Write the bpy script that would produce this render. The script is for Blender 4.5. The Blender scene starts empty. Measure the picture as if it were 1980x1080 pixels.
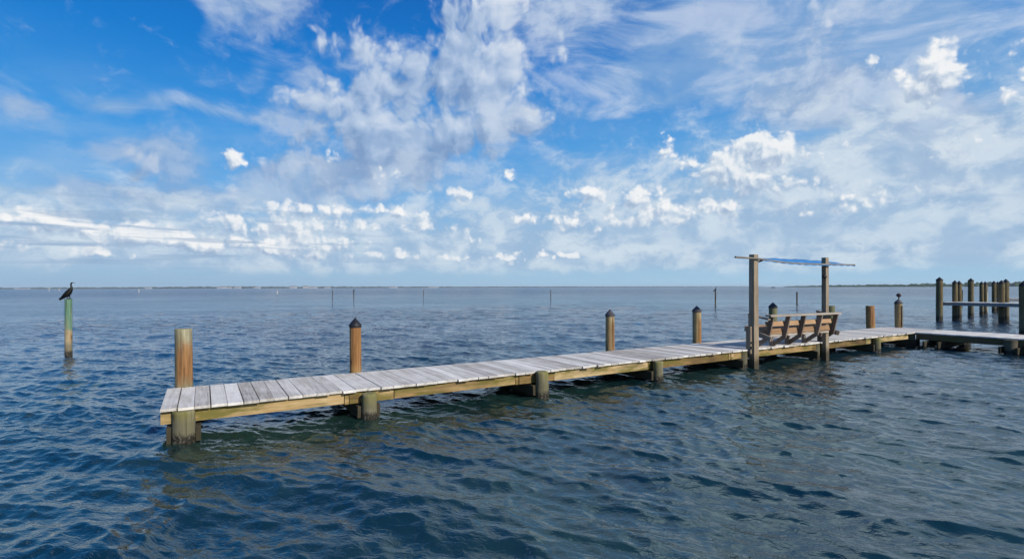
import bpy, bmesh, math, random, os
import numpy as np
from mathutils import Vector, Matrix
random.seed(7); RNG = np.random.default_rng(11)
S = bpy.context.scene
COL = S.collection
R = math.radians
SKY_ONLY = False
# ------------------------------------------------------------------ camera
F = 1000.0; EYE = 2.0
cam = bpy.data.cameras.new('camera'); cam_o = bpy.data.objects.new('camera', cam); COL.objects.link(cam_o)
cam.sensor_width = 36; cam.lens = 36 * F / 1980; cam.shift_y = 15 / 1980; cam.clip_end = 30000; cam.clip_start = .05
cam_o.location = (0, 0, EYE); cam_o.rotation_euler = (R(90), 0, 0)
cam_o.rotation_euler = (Matrix.Rotation(R(90), 3, 'X') @ Matrix.Rotation(R(-.172), 3, 'Z')).to_euler()
S.camera = cam_o
S.cycles.use_denoising = True
S.view_settings.view_transform = 'Standard'; S.view_settings.look = 'None'; S.view_settings.exposure = 0; S.view_settings.gamma = 1

def hor(px): return 558 - 6 * px / 1980
def at(px, py, z=0.0):
    """world point at height z seen at a photo position"""
    v = (hor(px) - py) / F
    Y = (z - EYE) / v
    return Vector(((px - 990) / F * Y, Y, z))
# ------------------------------------------------------------------ sun and sky
SUN_EL, SUN_H = R(33), Vector((.74, -.67))
SUN_AZ = math.atan2(SUN_H.x, SUN_H.y)
sd = bpy.data.lights.new('sun', 'SUN'); sd.energy = 4.7; sd.angle = R(.5); sd.color = (1, .93, .82)
so = bpy.data.objects.new('sun', sd); COL.objects.link(so)
sv = Vector((SUN_H.normalized().x * math.cos(SUN_EL), SUN_H.normalized().y * math.cos(SUN_EL), math.sin(SUN_EL)))
so.rotation_euler = sv.to_track_quat('Z', 'Y').to_euler()

class G:
    """tiny node-expression builder"""
    def __init__(s, tree): s.t = tree
    def node(s, typ, **kw):
        n = s.t.nodes.new(typ)
        for k, v in kw.items(): setattr(n, k, v)
        return n
    def put(s, sock, v):
        if isinstance(v, E): s.t.links.new(v.s, sock)
        elif hasattr(v, 'is_output') or isinstance(v, bpy.types.NodeSocket): s.t.links.new(v, sock)
        elif isinstance(v, (tuple, list, Vector)) and len(v) == 3 and sock.type == 'RGBA': sock.default_value = (*v, 1)
        else: sock.default_value = v
    def m(s, op, a, b=None, c=None, clamp=False):
        n = s.node('ShaderNodeMath', operation=op, use_clamp=clamp)
        for i, x in enumerate((a, b, c)):
            if x is not None: s.put(n.inputs[i], x)
        return E(s, n.outputs[0])
    def vm(s, op, a, b=None, c=None, out=0):
        n = s.node('ShaderNodeVectorMath', operation=op)
        for i, x in enumerate((a, b, c)):
            if x is not None: s.put(n.inputs[i], x)
        return E(s, n.outputs['Value'] if op in ('DOT_PRODUCT', 'LENGTH') else n.outputs[0])
    def xyz(s, x, y, z=0.0):
        n = s.node('ShaderNodeCombineXYZ')
        for i, v in enumerate((x, y, z)): s.put(n.inputs[i], v)
        return E(s, n.outputs[0])
    def sep(s, v):
        n = s.node('ShaderNodeSeparateXYZ'); s.put(n.inputs[0], v)
        return [E(s, o) for o in n.outputs]
    def noise(s, v, scale, detail=4, rough=.55, dim='3D', distort=0, lac=2.0, color=False):
        n = s.node('ShaderNodeTexNoise', noise_dimensions=dim)
        s.put(n.inputs['Vector'], v); s.put(n.inputs['Scale'], scale); s.put(n.inputs['Detail'], detail)
        s.put(n.inputs['Roughness'], rough); s.put(n.inputs['Distortion'], distort); s.put(n.inputs['Lacunarity'], lac)
        return E(s, n.outputs[1 if color else 0])
    def voro(s, v, scale, detail=0, rough=.5, dim='2D', feature='F1', out='Distance', smooth=.5):
        n = s.node('ShaderNodeTexVoronoi', voronoi_dimensions=dim, feature=feature)
        s.put(n.inputs['Vector'], v); s.put(n.inputs['Scale'], scale); s.put(n.inputs['Detail'], detail); s.put(n.inputs['Roughness'], rough)
        if feature == 'SMOOTH_F1': s.put(n.inputs['Smoothness'], smooth)
        return E(s, n.outputs[out])
    def mix(s, f, a, b, mode='MIX'):
        n = s.node('ShaderNodeMix', data_type='RGBA', blend_type=mode)
        s.put(n.inputs[0], f); s.put(n.inputs[6], a); s.put(n.inputs[7], b)
        return E(s, n.outputs[2])
    def ss(s, v, lo, hi, a=0.0, b=1.0):
        n = s.node('ShaderNodeMapRange', interpolation_type='SMOOTHSTEP')
        for i, x in enumerate((v, lo, hi, a, b)): s.put(n.inputs[i], x)
        return E(s, n.outputs[0])
    def ramp(s, v, stops, interp='LINEAR'):
        n = s.node('ShaderNodeValToRGB'); r = n.color_ramp; r.interpolation = interp
        while len(r.elements) < len(stops): r.elements.new(.5)
        for e, (p, c) in zip(r.elements, stops): e.position = p; e.color = (*c, 1)
        s.put(n.inputs[0], v)
        return E(s, n.outputs[0])
class E:
    def __init__(s, g, sock): s.g, s.s = g, sock
    def __add__(a, b): return a.g.m('ADD', a, b)
    __radd__ = __add__
    def __sub__(a, b): return a.g.m('SUBTRACT', a, b)
    def __rsub__(a, b): return a.g.m('SUBTRACT', b, a)
    def __mul__(a, b): return a.g.m('MULTIPLY', a, b)
    __rmul__ = __mul__
    def __truediv__(a, b): return a.g.m('DIVIDE', a, b)
    def clamp(a): return a.g.m('ADD', a, 0.0, clamp=True)

def lin(r, g, b):
    f = lambda c: (c / 255 / 12.92) if c <= 10 else ((c / 255 + .055) / 1.055) ** 2.4
    return (f(r), f(g), f(b))

def blob_dir(px, py, rx, ry):
    """photo-scale cloud position -> azimuth, elevation and their radii"""
    u = (px - 990) / F; az = math.atan(u); k = math.cos(az)
    el = math.atan((hor(px) - py) / F * k)
    return az, el, rx / F * k * k, ry / F * k

def build_sky():
    w = bpy.data.worlds.new('World'); S.world = w; w.use_nodes = True
    t = w.node_tree; t.nodes.clear(); g = G(t)
    try: w.cycles.sampling_method = 'MANUAL'; w.cycles.sample_map_resolution = 512
    except Exception: pass
    d = g.vm('NORMALIZE', g.node('ShaderNodeTexCoord').outputs['Generated'])
    x, y, z = g.sep(d)
    az = g.m('ARCTAN2', x, y)
    el = g.m('MAXIMUM', g.m('ARCSINE', z), 0.0)
    p = g.xyz(az, el, 0.0)
    # --- clear air: Nishita tinted towards the deep azure of the photograph
    sk = g.node('ShaderNodeTexSky', sky_type='NISHITA', sun_disc=False)
    sk.sun_elevation = SUN_EL; sk.sun_rotation = SUN_AZ; sk.altitude = 0; sk.air_density = 1; sk.dust_density = .6; sk.ozone_density = 2.5
    e1 = el / .62
    own = g.ramp(e1, [(0, lin(163, 198, 224)), (.07, lin(152, 194, 228)), (.20, lin(122, 182, 233)), (.42, lin(56, 152, 228)), (.64, lin(6, 124, 211)), (.82, lin(6, 104, 192)), (1, lin(6, 86, 168))])
    side = g.ss(az, -.7, .85)
    own = g.mix(side * g.ss(el, .5, .05) * .55, own, lin(150, 196, 228))
    own = g.mix(g.ss(az, .15, .8) * .22, own, lin(120, 175, 220))
    sky = g.mix(.9, g.mix(1.0, sk.outputs[0], (.07, .07, .07), 'MULTIPLY'), own)
    # --- noises shared by the layers
    wv = g.noise(p, 5.0, 3, .55, '2D', color=True)
    warp = g.vm('MULTIPLY_ADD', g.vm('SUBTRACT', wv, (.5, .5, .5)), (.16, .10, 0), p)
    warpS = g.vm('MULTIPLY_ADD', g.vm('SUBTRACT', wv, (.5, .5, .5)), (.07, .055, 0), p)
    wv2 = g.noise(p, 22.0, 3, .6, '2D', color=True)
    warp2 = g.vm('MULTIPLY_ADD', g.vm('SUBTRACT', wv2, (.5, .5, .5)), (.045, .04, 0), warp)
    def cover(pos, blobs, k=1.0):
        acc = None
        for (bx, by, rx, ry, amp) in blobs:
            a, e, ra, re = blob_dir(bx, by, rx, ry)
            q = g.vm('MULTIPLY_ADD', pos, (1 / ra, 1 / re, 0), (-a / ra, -e / re, 0))
            gss = g.m('POWER', .42, g.vm('DOT_PRODUCT', q, q))
            acc = gss * amp if acc is None else g.m('MULTIPLY_ADD', gss, amp, acc)
        return acc
    L = (.016, .016, 0)                       # towards the light, on the sky
    # --- high thin streaks
    st = g.noise(g.vm('MULTIPLY', g.vm('MULTIPLY_ADD', p, (1, 1, 0), g.vm('MULTIPLY', g.xyz(el, az), (.0, .08, 0))), (4.2, 12, 0)), 1.3, 7, .62, '2D', .35)
    streak_b = [(330, 208, 270, 20, .75), (60, 215, 110, 26, .5), (180, 190, 60, 20, .5), (470, 10, 90, 40, .8), (385, 45, 30, 45, .55), (100, 345, 160, 40, .5), (560, 200, 200, 90, .35), (510, 130, 40, 40, .4),
                (1420, 45, 160, 55, .95), (1600, 50, 190, 70, 1.0), (1540, 140, 160, 45, .85), (1180, 130, 120, 25, .45), (1260, 150, 110, 40, .55), (1300, 195, 140, 25, .5), (1060, 300, 120, 25, .5), (1180, 335, 150, 30, .55),
                (1640, 190, 120, 50, .9), (1080, 40, 120, 60, .6), (1850, 260, 220, 120, .9), (1130, 215, 90, 20, .4), (880, 345, 120, 30, .4), (1760, 20, 120, 60, .7), (1900, 60, 100, 60, .35), (1600, -220, 500, 180, 1.0), (1000, -260, 300, 160, .7), (2300, 0, 300, 200, .9)]
    sc = cover(warp, streak_b)
    sa = g.ss(sc + (st - .5) * 1.5, .25, 1.1) * .72
    scol = g.mix(g.ss(st, .4, .68), lin(140, 176, 216), lin(200, 214, 234))
    sky = g.mix(sa, sky, scol)
    # --- the soft grey middle-level masses
    soft_b = [(560, 200, 60, 32, .8), (640, 195, 60, 36, .8), (700, 135, 80, 62, .75), (655, 82, 60, 36, .45), (770, 215, 130, 62, .85), (860, 55, 110, 70, .8), (905, 140, 100, 66, .8), (815, 130, 90, 50, .4),
              (985, 100, 48, 80, .85), (985, 190, 70, 50, .75), (815, 285, 140, 50, 1.0), (690, 262, 100, 48, .8), (970, 236, 90, 38, .85), (880, 255, 100, 44, .7), (1075, 115, 38, 26, .75), (1040, 20, 90, 40, .5),
              (330, 300, 66, 44, .92), (235, 285, 46, 24, .7), (300, 385, 180, 38, .95), (560, 335, 70, 30, .7), (640, 360, 150, 46, .9), (760, 345, 100, 46, .85), (470, 15, 50, 30, .55),
              (560, 385, 200, 30, .5), (165, 232, 28, 14, .45), (460, 235, 30, 14, .4), (60, 215, 60, 18, .4),
              (1560, 60, 170, 60, .75), (1400, 55, 90, 36, .6), (1600, 165, 120, 46, .8), (1625, 205, 60, 28, .5), (1770, 185, 110, 44, .7), (1850, 250, 190, 60, .6), (1700, 330, 250, 80, .9), (1900, 380, 220, 90, .85), (1500, 390, 220, 55, .75), (900, -160, 220, 130, .9), (1750, -200, 260, 120, .8), (1300, -500, 500, 200, .8), (1690, 245, 90, 40, .4)]
    ws = g.vm('MULTIPLY_ADD', g.vm('SUBTRACT', wv2, (.5, .5, .5)), (.016, .016, 0), warpS)
    n1 = g.noise(ws, 9.0, 8, .56, '2D'); n1b = g.noise(g.vm('ADD', ws, (.02, .022, 0)), 9.0, 4, .54, '2D')
    v1 = g.voro(ws, 13.0, 3, .55, '2D', 'SMOOTH_F1', smooth=.45); v1b = g.voro(g.vm('ADD', ws, L), 13.0, 2.0, .55, '2D', 'SMOOTH_F1', smooth=.45)
    cs = cover(warpS, soft_b)
    csb = cover(g.vm('ADD', warpS, (.012, .024, 0)), soft_b)
    ds = cs * .78 + n1 * 1.15 - v1 * 1.15 - .34
    a_s = g.ss(ds, -.06, .56) * .92 * g.ss(cs, .15, .45)
    bright_b = [(545, 185, 40, 24, .25), (985, 95, 50, 75, .25), (310, 385, 200, 45, -.22), (1570, 70, 160, 60, .2), (1690, 320, 240, 60, .2)]
    lit = ((n1 - n1b) * 1.1 + (v1b - v1) * .75 + (cs - csb) * .75 + .40 + cover(warpS, bright_b) + (n1 - .5) * .45 - g.ss(ds, .4, 1.1) * .10).clamp()
    c_s = g.ramp(lit, [(0, lin(128, 156, 196)), (.35, lin(160, 184, 216)), (.65, lin(192, 208, 230)), (1, lin(224, 231, 240))])
    sky = g.mix(a_s, sky, c_s)
    # --- thin grey veils round and below the masses
    veil_b = [(300, 385, 200, 40, .95), (330, 300, 66, 46, .75), (240, 285, 50, 26, .5), (570, 340, 110, 34, .7), (660, 365, 150, 44, .75), (800, 330, 140, 40, .6), (1010, 235, 110, 50, .7), (650, 95, 110, 70, .6), (580, 235, 110, 50, .6), (470, 20, 70, 40, .6), (1060, 40, 110, 60, .6),
              (1560, 60, 200, 70, .5), (1620, 180, 160, 60, .7), (1800, 240, 220, 80, .85), (1500, 200, 140, 40, .4), (60, 215, 90, 26, .5)]
    n6 = g.noise(g.vm('MULTIPLY', ws, (1, 1.4, 0)), 11.0, 7, .58, '2D')
    a6 = g.ss(cover(warpS, veil_b) + (n6 - .5) * 1.9, .22, .95) * .72
    sky = g.mix(a6, sky, g.mix(g.ss(n6, .42, .64) * g.ss(az, -.75, .1, .45, 1.0), lin(140, 168, 206), lin(196, 211, 231)))
    # --- a broken pale sheet of far cloud over the lower sky
    n4 = g.noise(g.vm('MULTIPLY', ws, (1, 1.7, 0)), 13.0, 7, .62, '2D')
    sheet = g.ss(az, .25, .62, 1.0, 1.45) * g.ss(el, .012, .045) * g.ss(el, g.ss(az, -.5, .6, .22, .40), .06)
    a4 = g.ss(n4 + sheet * .70, .60, 1.12) * .84
    sky = g.mix(a4, sky, g.mix(g.ss(n4, .36, .66), lin(160, 187, 216), lin(214, 226, 236)))
    # --- the crisp white cumulus
    puff_b = [(455, 298, 24, 22, .95), (488, 322, 50, 14, .85), (640, 295, 22, 18, .75), (740, 340, 60, 22, .6), (985, 345, 17, 22, .95), (895, 375, 22, 24, .9),
              (860, 372, 40, 10, .4), (775, 410, 22, 18, .9), (815, 420, 16, 14, .9),
              (1815, 125, 64, 40, 1.25), (1790, 170, 80, 34, .9), (1690, 122, 22, 18, .75), (1960, 165, 40, 34, .9), (1975, 100, 24, 34, .6),
              (1455, 268, 40, 24, 1.15), (1510, 292, 30, 24, 1.05), (1385, 322, 52, 30, 1.25), (1440, 342, 60, 30, 1.1), (1480, 300, 60, 30, .6), (1600, 285, 50, 16, .8), (1280, 278, 20, 26, .8), (1225, 270, 15, 11, .85), (1300, 308, 26, 16, .7),
              (1140, 368, 40, 20, 1.1), (1235, 378, 52, 20, 1.05), (1290, 402, 80, 20, .7), (1400, 402, 46, 14, 1.0), (1540, 345, 90, 26, .65), (1640, 395, 130, 28, .55), (1760, 305, 60, 14, .6), (1850, 280, 90, 24, .45), (1700, 360, 80, 16, .5), (1880, 385, 80, 18, .45),
              (1130, 425, 130, 20, .8), (1010, 425, 40, 16, .55), (1330, 435, 160, 20, .5),
              (590, 405, 90, 16, .9), (720, 405, 60, 14, .6), (640, 470, 70, 30, 1.0), (560, 480, 60, 20, .8), (400, 480, 40, 14, .7), (985, 498, 50, 13, 1.1), (870, 500, 40, 11, .9), (1060, 492, 24, 11, .9), (1105, 496, 26, 11, .9), (770, 492, 60, 14, .8), (925, 462, 50, 10, .6), (1300, 502, 22, 10, .8), (1180, 505, 40, 8, .5), (1520, 510, 90, 8, .3),
              (40, 422, 90, 24, .85), (150, 430, 80, 22, .62), (260, 448, 110, 22, .66), (430, 420, 70, 20, .55), (520, 435, 90, 24, .66), (350, 462, 110, 22, .72), (450, 478, 100, 20, .66), (80, 478, 140, 18, .66), (190, 490, 60, 13, .9), (270, 462, 60, 12, .7), (700, 440, 120, 14, .55), (850, 440, 70, 14, .45)]
    pw = g.vm('MULTIPLY_ADD', g.vm('SUBTRACT', wv2, (.5, .5, .5)), (.020, .016, 0), p)
    hs = g.ss(el, .02, .32)                                   # billows get smaller towards the horizon
    n2 = g.noise(pw, 26.0, 6, .62, '2D'); n2b = g.noise(g.vm('ADD', pw, (.007, .008, 0)), 26.0, 4, .62, '2D')
    v2 = g.voro(pw, 30.0, 2.5, .55, '2D', 'SMOOTH_F1', smooth=.35); v2b = g.voro(g.vm('ADD', pw, (.006, .007, 0)), 30.0, 1.5, .55, '2D', 'SMOOTH_F1', smooth=.35)
    v3 = g.voro(pw, 58.0, 1.5, .5, '2D', 'SMOOTH_F1', smooth=.3)
    vv = g.mix(hs, v3, v2)
    cp = cover(pw, puff_b); cpb = cover(g.vm('ADD', pw, (.007, .011, 0)), puff_b)
    dp = cp + n2 * .8 - v2 * .8 - g.m('MULTIPLY', vv, .40) - .10
    a_p = g.ss(dp, -.12, .52) * g.ss(cp, .12, .42)
    litp = ((cp - cpb) * .9 + (n2 - n2b) * 1.0 + (v2b - v2) * .8 + .58 + (n2 - .5) * .6).clamp()
    c_p = g.ramp(litp, [(0, lin(158, 180, 208)), (.35, lin(190, 205, 224)), (.6, lin(222, 230, 238)), (.9, lin(248, 248, 248))])
    a_p = a_p * g.ss(az, 1.4, .5, .75, .95)
    sky = g.mix(a_p, sky, c_p)
    # --- flat strata lying in front of the low bank on the left
    sn = g.noise(g.vm('MULTIPLY', p, (4, 70, 0)), 1.0, 5, .6, '2D', .3)
    low = g.ss(el, .012, .05) * g.ss(el, .17, .09)
    stra = g.ss(sn, .50, .66) * low * g.ss(az, -.05, -.45) * .75
    sky = g.mix(stra, sky, lin(142, 172, 205))
    # thin veil over the whole lower sky, and the pale haze on the horizon
    ve = g.noise(g.vm('MULTIPLY', p, (3, 9, 0)), 2.0, 5, .6, '2D')
    sky = g.mix(g.ss(ve, .35, .75) * g.ss(el, .40, .05) * .42, sky, lin(178, 203, 226))
    sky = g.mix(g.ss(el, .055, .0) * .85, sky, g.mix(g.ss(az, -.7, .5), lin(148, 182, 212), lin(166, 203, 228)))
    # added bright broken cloud, unseen above the view, to brighten the water's reflections
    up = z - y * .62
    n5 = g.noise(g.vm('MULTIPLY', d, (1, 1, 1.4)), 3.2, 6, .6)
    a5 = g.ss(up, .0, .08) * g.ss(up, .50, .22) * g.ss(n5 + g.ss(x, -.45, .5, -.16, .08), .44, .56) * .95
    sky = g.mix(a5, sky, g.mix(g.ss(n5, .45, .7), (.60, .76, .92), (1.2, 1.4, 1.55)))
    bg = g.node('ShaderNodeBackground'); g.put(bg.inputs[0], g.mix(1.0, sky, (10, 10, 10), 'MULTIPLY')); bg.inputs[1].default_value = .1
    out = g.node('ShaderNodeOutputWorld'); t.links.new(bg.outputs[0], out.inputs[0])
build_sky()
#@@REST
# ------------------------------------------------------------------ materials
MATS = {}
def new_mat(name):
    m = bpy.data.materials.new(name); m.use_nodes = True; t = m.node_tree; t.nodes.clear(); g = G(t)
    b = g.node('ShaderNodeBsdfPrincipled'); o = g.node('ShaderNodeOutputMaterial'); t.links.new(b.outputs[0], o.inputs[0])
    MATS[name] = m
    return m, g, b
def bump(g, b, h, strength, dist):
    n = g.node('ShaderNodeBump'); n.inputs['Strength'].default_value = strength; n.inputs['Distance'].default_value = dist
    g.put(n.inputs['Height'], h); g.put(b.inputs['Normal'], n.outputs[0])
def scl(axis, along, across):
    return tuple(along if i == axis else across for i in range(3))

def board_mat(name, axis, stops, green=0.0, tide=False, rough=.85, var=.35, stain=None):
    """sawn weathered timber with the grain along one local axis"""
    m, g, b = new_mat(name)
    co = g.node('ShaderNodeTexCoord').outputs['Object']
    tone = E(g, g.node('ShaderNodeAttribute', attribute_name='tone').outputs['Fac'])
    c = g.vm('ADD', co, g.xyz(tone * 31, tone * 17, tone * 23))
    gr = g.noise(g.vm('MULTIPLY', c, scl(axis, 1.6, 26)), 1, 6, .68)
    fi = g.noise(g.vm('MULTIPLY', c, scl(axis, 6, 150)), 1, 3, .7)
    bl = g.noise(c, 2.2, 5, .6)
    sp = g.noise(c, 13, 4, .7)
    f = gr * .50 + bl * .30 + fi * .20 + (tone - .5) * var
    col = g.ramp(f, stops)
    crack = g.ss(g.noise(g.vm('MULTIPLY', c, scl(axis, 1.1, 44)), 1, 2, .5), .30, .24)
    col = g.mix(crack * .7, col, (.05, .045, .04)); nail = g.m('LESS_THAN', tone, -.5)
    col = g.mix(g.ss(sp, .60, .75) * .35, col, (.10, .09, .08))
    if stain: col = g.mix(g.ss(g.noise(g.vm('MULTIPLY', c, scl(axis, .8, 5)), 1, 4, .6), .50, .68) * stain[0], col, stain[1])
    if green:
        z = g.sep(co)[2]
        col = g.mix(g.ss(g.noise(g.vm('MULTIPLY', c, scl(axis, 1.5, 6)), 1, 5, .65), .40, .66) * green, col, (.115, .105, .018))
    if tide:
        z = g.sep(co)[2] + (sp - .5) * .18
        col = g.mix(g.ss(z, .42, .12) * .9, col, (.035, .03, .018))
    col = g.mix(nail, col, (.035, .022, .016))
    g.put(b.inputs['Base Color'], col)
    g.put(b.inputs['Roughness'], rough); b.inputs['Specular IOR Level'].default_value = .25
    bump(g, b, gr * .6 + fi * .4 - crack * .8, .55, .006)
    return m

def pile_mat(name, body, rust=.0, rdir=(.8, -.5), rz=(.45, 1.3), green=.0, tide_top=.34, pale=.3, painted=None, sidek=.22):
    """round timber pile: streaky grain, rust-orange preservative stain, algae and a dark tide band"""
    m, g, b = new_mat(name)
    co = g.node('ShaderNodeTexCoord').outputs['Object']
    oi = g.node('ShaderNodeObjectInfo')
    rnd = E(g, oi.outputs['Random'])
    c = g.vm('ADD', co, g.xyz(rnd * 40, rnd * 23, rnd * 11))
    x, y, z = g.sep(co)
    gr = g.noise(g.vm('MULTIPLY', c, (22, 22, 1.3)), 1, 6, .66)
    fi = g.noise(g.vm('MULTIPLY', c, (80, 80, 4)), 1, 3, .7)
    bl = g.noise(c, 3.0, 5, .62)
    st = g.noise(g.vm('MULTIPLY', c, (10, 10, .9)), 1, 5, .62)
    col = g.ramp(gr * .55 + fi * .2 + bl * .25, body)
    if painted: col = g.mix(g.ss(st * .7 + gr * .3 + (z - painted[1]) * .12, .40, .58) * .85 * g.ss(z + (bl - .5) * .25, painted[1], painted[1] + .12), col, painted[0])
    if rust:
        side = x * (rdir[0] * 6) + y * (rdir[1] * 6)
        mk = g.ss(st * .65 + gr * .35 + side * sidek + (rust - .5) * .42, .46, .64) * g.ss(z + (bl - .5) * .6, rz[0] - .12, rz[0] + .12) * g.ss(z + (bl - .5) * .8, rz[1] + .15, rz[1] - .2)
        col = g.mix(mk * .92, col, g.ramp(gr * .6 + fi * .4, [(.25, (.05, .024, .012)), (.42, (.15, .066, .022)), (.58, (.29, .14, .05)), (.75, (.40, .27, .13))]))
    if green:
        col = g.mix(g.ss(bl * .6 + st * .4, .40, .58) * g.ss(z, 1.0, .45) * green, col, (.13, .125, .02))
    if pale: col = g.mix(g.ss(g.noise(g.vm('MULTIPLY', c, (30, 30, .8)), 1, 3, .6), .58, .70) * pale, col, (.42, .40, .34))
    crack = g.ss(g.noise(g.vm('MULTIPLY', c, (30, 30, .6)), 1, 2, .5), .36, .29)
    knot = g.voro(g.vm('MULTIPLY', c, (5, 5, 2.2)), 1.0, 0, .5, '3D'); col = g.mix(g.ss(knot, .16, .08) * .7, col, (.06, .035, .018))
    col = g.mix(crack * .7, col, (.03, .022, .015))
    zt = z + (bl - .5) * .22 + (fi - .5) * .10
    col = g.mix(g.ss(zt, tide_top + .16, tide_top - .04) * .72, col, (.12, .11, .075))
    barn = g.ss(g.noise(c, 30, 4, .7), .5, .62)
    col = g.mix(g.ss(zt, tide_top * .62, tide_top * .30) * .95, col, g.mix(barn, (.015, .013, .008), (.13, .115, .09)))
    g.put(b.inputs['Base Color'], col)
    g.put(b.inputs['Roughness'], g.ss(zt, .02, .2, .35, .88)); b.inputs['Specular IOR Level'].default_value = .3
    bump(g, b, gr * .6 + fi * .25 - crack * .8 + barn * g.ss(zt, tide_top * .62, tide_top * .30) * .9, .8, .014)
    return m

def plain(name, col, rough=.6, var=.25, scale=9, spec=.35, metal=0):
    m, g, b = new_mat(name)
    n = g.noise(g.node('ShaderNodeTexCoord').outputs['Object'], scale, 5, .6)
    a = tuple(c * (1 - var) for c in col); d = tuple(min(1, c * (1 + var)) for c in col)
    g.put(b.inputs['Base Color'], g.mix(g.ss(n, .35, .65), a, d)); b.inputs['Roughness'].default_value = rough
    b.inputs['Specular IOR Level'].default_value = spec; b.inputs['Metallic'].default_value = metal
    bump(g, b, n, .25, .004)
    return m

GREY = [(.20, (.15, .135, .118)), (.36, (.42, .39, .355)), (.52, (.60, .57, .525)), (.74, (.78, .745, .69))]
M = {}
M['deck'] = board_mat('weathered_deck_boards', 1, GREY, stain=(.50, (.30, .26, .215)), var=.34)
M['deck_cross'] = board_mat('weathered_branch_boards', 0, GREY, stain=(.25, (.42, .38, .34)), var=.18)
HONEY = [(.24, (.075, .045, .018)), (.42, (.25, .155, .06)), (.57, (.40, .275, .125)), (.76, (.56, .43, .25))]
M['stringer'] = board_mat('yellowed_stringer_timber', 0, HONEY, green=.9, var=.5, stain=(.55, (.10, .065, .03)))
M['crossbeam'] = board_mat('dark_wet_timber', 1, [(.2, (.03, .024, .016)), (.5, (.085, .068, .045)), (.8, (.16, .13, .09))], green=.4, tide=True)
M['stringer_cross'] = board_mat('brown_branch_timber', 1, [(.2, (.05, .035, .02)), (.5, (.14, .095, .055)), (.8, (.25, .19, .12))], green=.5)
GREENGREY = [(.28, (.045, .04, .024)), (.44, (.155, .14, .08)), (.58, (.29, .265, .165)), (.76, (.46, .43, .33))]
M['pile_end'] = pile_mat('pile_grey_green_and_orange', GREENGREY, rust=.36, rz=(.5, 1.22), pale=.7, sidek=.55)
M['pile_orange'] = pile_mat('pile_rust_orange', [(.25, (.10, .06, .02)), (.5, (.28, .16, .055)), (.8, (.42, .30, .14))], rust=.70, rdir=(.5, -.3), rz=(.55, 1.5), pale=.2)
M['pile_mixed'] = pile_mat('pile_olive_with_orange_foot', [(.28, (.055, .038, .02)), (.44, (.19, .135, .06)), (.58, (.33, .25, .125)), (.76, (.47, .40, .26))], rust=.5, rz=(.40, 1.12), pale=.3, sidek=.3)
M['pile_green'] = pile_mat('pile_olive_green', [(.25, (.05, .052, .028)), (.5, (.13, .135, .07)), (.8, (.26, .26, .15))], green=.3, pale=.12, tide_top=.45)
M['pile_support'] = pile_mat('pile_support_mossy', [(.25, (.07, .06, .035)), (.45, (.19, .165, .095)), (.62, (.32, .285, .18)), (.82, (.44, .41, .30))], green=.75, pale=.15, tide_top=.27)
M['pile_wet'] = pile_mat('pile_support_dark', [(.25, (.03, .024, .016)), (.5, (.075, .06, .04)), (.8, (.15, .125, .085))], green=.5, pale=.1, tide_top=.28)
M['pile_paint'] = pile_mat('pile_flaking_green_paint', [(.25, (.14, .11, .06)), (.5, (.33, .26, .15)), (.8, (.5, .44, .32))], rust=.5, rdir=(.2, -.1), rz=(.45, .72), pale=.55, tide_top=.36, painted=((.06, .185, .125), .72))
M['pile_far'] = pile_mat('pile_olive_dark_foot', [(.25, (.042, .032, .016)), (.5, (.125, .098, .046)), (.8, (.25, .20, .11))], green=.2, pale=.2, tide_top=.62)
M['far_board'] = board_mat('pale_distant_boards', 1, GREY, var=.3)
M['far_side'] = board_mat('grey_distant_fascia', 1, [(.2, (.12, .115, .11)), (.5, (.22, .21, .2)), (.8, (.34, .33, .32))])
M['cap'] = plain('black_plastic_cap', (.012, .012, .016), .5, .4, 14)
M['cap_grey'] = plain('sunbleached_cap', (.055, .052, .062), .7, .4, 10)
M['post_grey'] = board_mat('grey_square_post', 2, [(.2, (.075, .054, .036)), (.42, (.19, .145, .10)), (.6, (.32, .26, .19)), (.82, (.50, .43, .34))], tide=True, stain=(.45, (.33, .24, .13)), var=.2)
M['bench_grey'] = board_mat('grey_bench_timber', 0, [(.2, (.09, .072, .058)), (.42, (.21, .175, .14)), (.6, (.34, .295, .245)), (.82, (.50, .45, .39))], var=.3)
M['bench_slat'] = board_mat('warm_brown_bench_slat', 0, [(.2, (.13, .072, .036)), (.45, (.33, .20, .11)), (.65, (.47, .31, .185)), (.85, (.58, .44, .31))], var=.3)
M['bench_frame'] = board_mat('brown_bench_frame', 2, [(.2, (.07, .05, .038)), (.45, (.19, .14, .105)), (.65, (.31, .24, .19)), (.85, (.42, .345, .285))], var=.3)
M['pole_grey'] = board_mat('grey_round_pole', 0, [(.2, (.06, .052, .042)), (.5, (.19, .17, .14)), (.8, (.42, .39, .34))])
M['tarp'] = plain('faded_blue_tarp', (.022, .20, .48), .7, .4, 7)
M['bolt'] = plain('dark_iron', (.02, .018, .017), .6, .3, 20)
M['finial'] = plain('dark_red_finial', (.035, .016, .02), .5, .4, 20)
M['feather'] = plain('black_feathers', (.010, .0095, .0085), .55, .5, 40)
M['bill'] = plain('dull_yellow_bill', (.16, .11, .05), .5, .2, 20)
M['white'] = plain('white_paint', (.75, .75, .72), .6, .1, 3); M['house'] = plain('pale_house_walls', (.42, .43, .44), .8, .25, .08)
M['roof'] = plain('grey_roof', (.26, .22, .2), .8, .3, .2)
M['hull'] = plain('dark_hull', (.05, .055, .065), .5, .2, 1)
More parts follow.
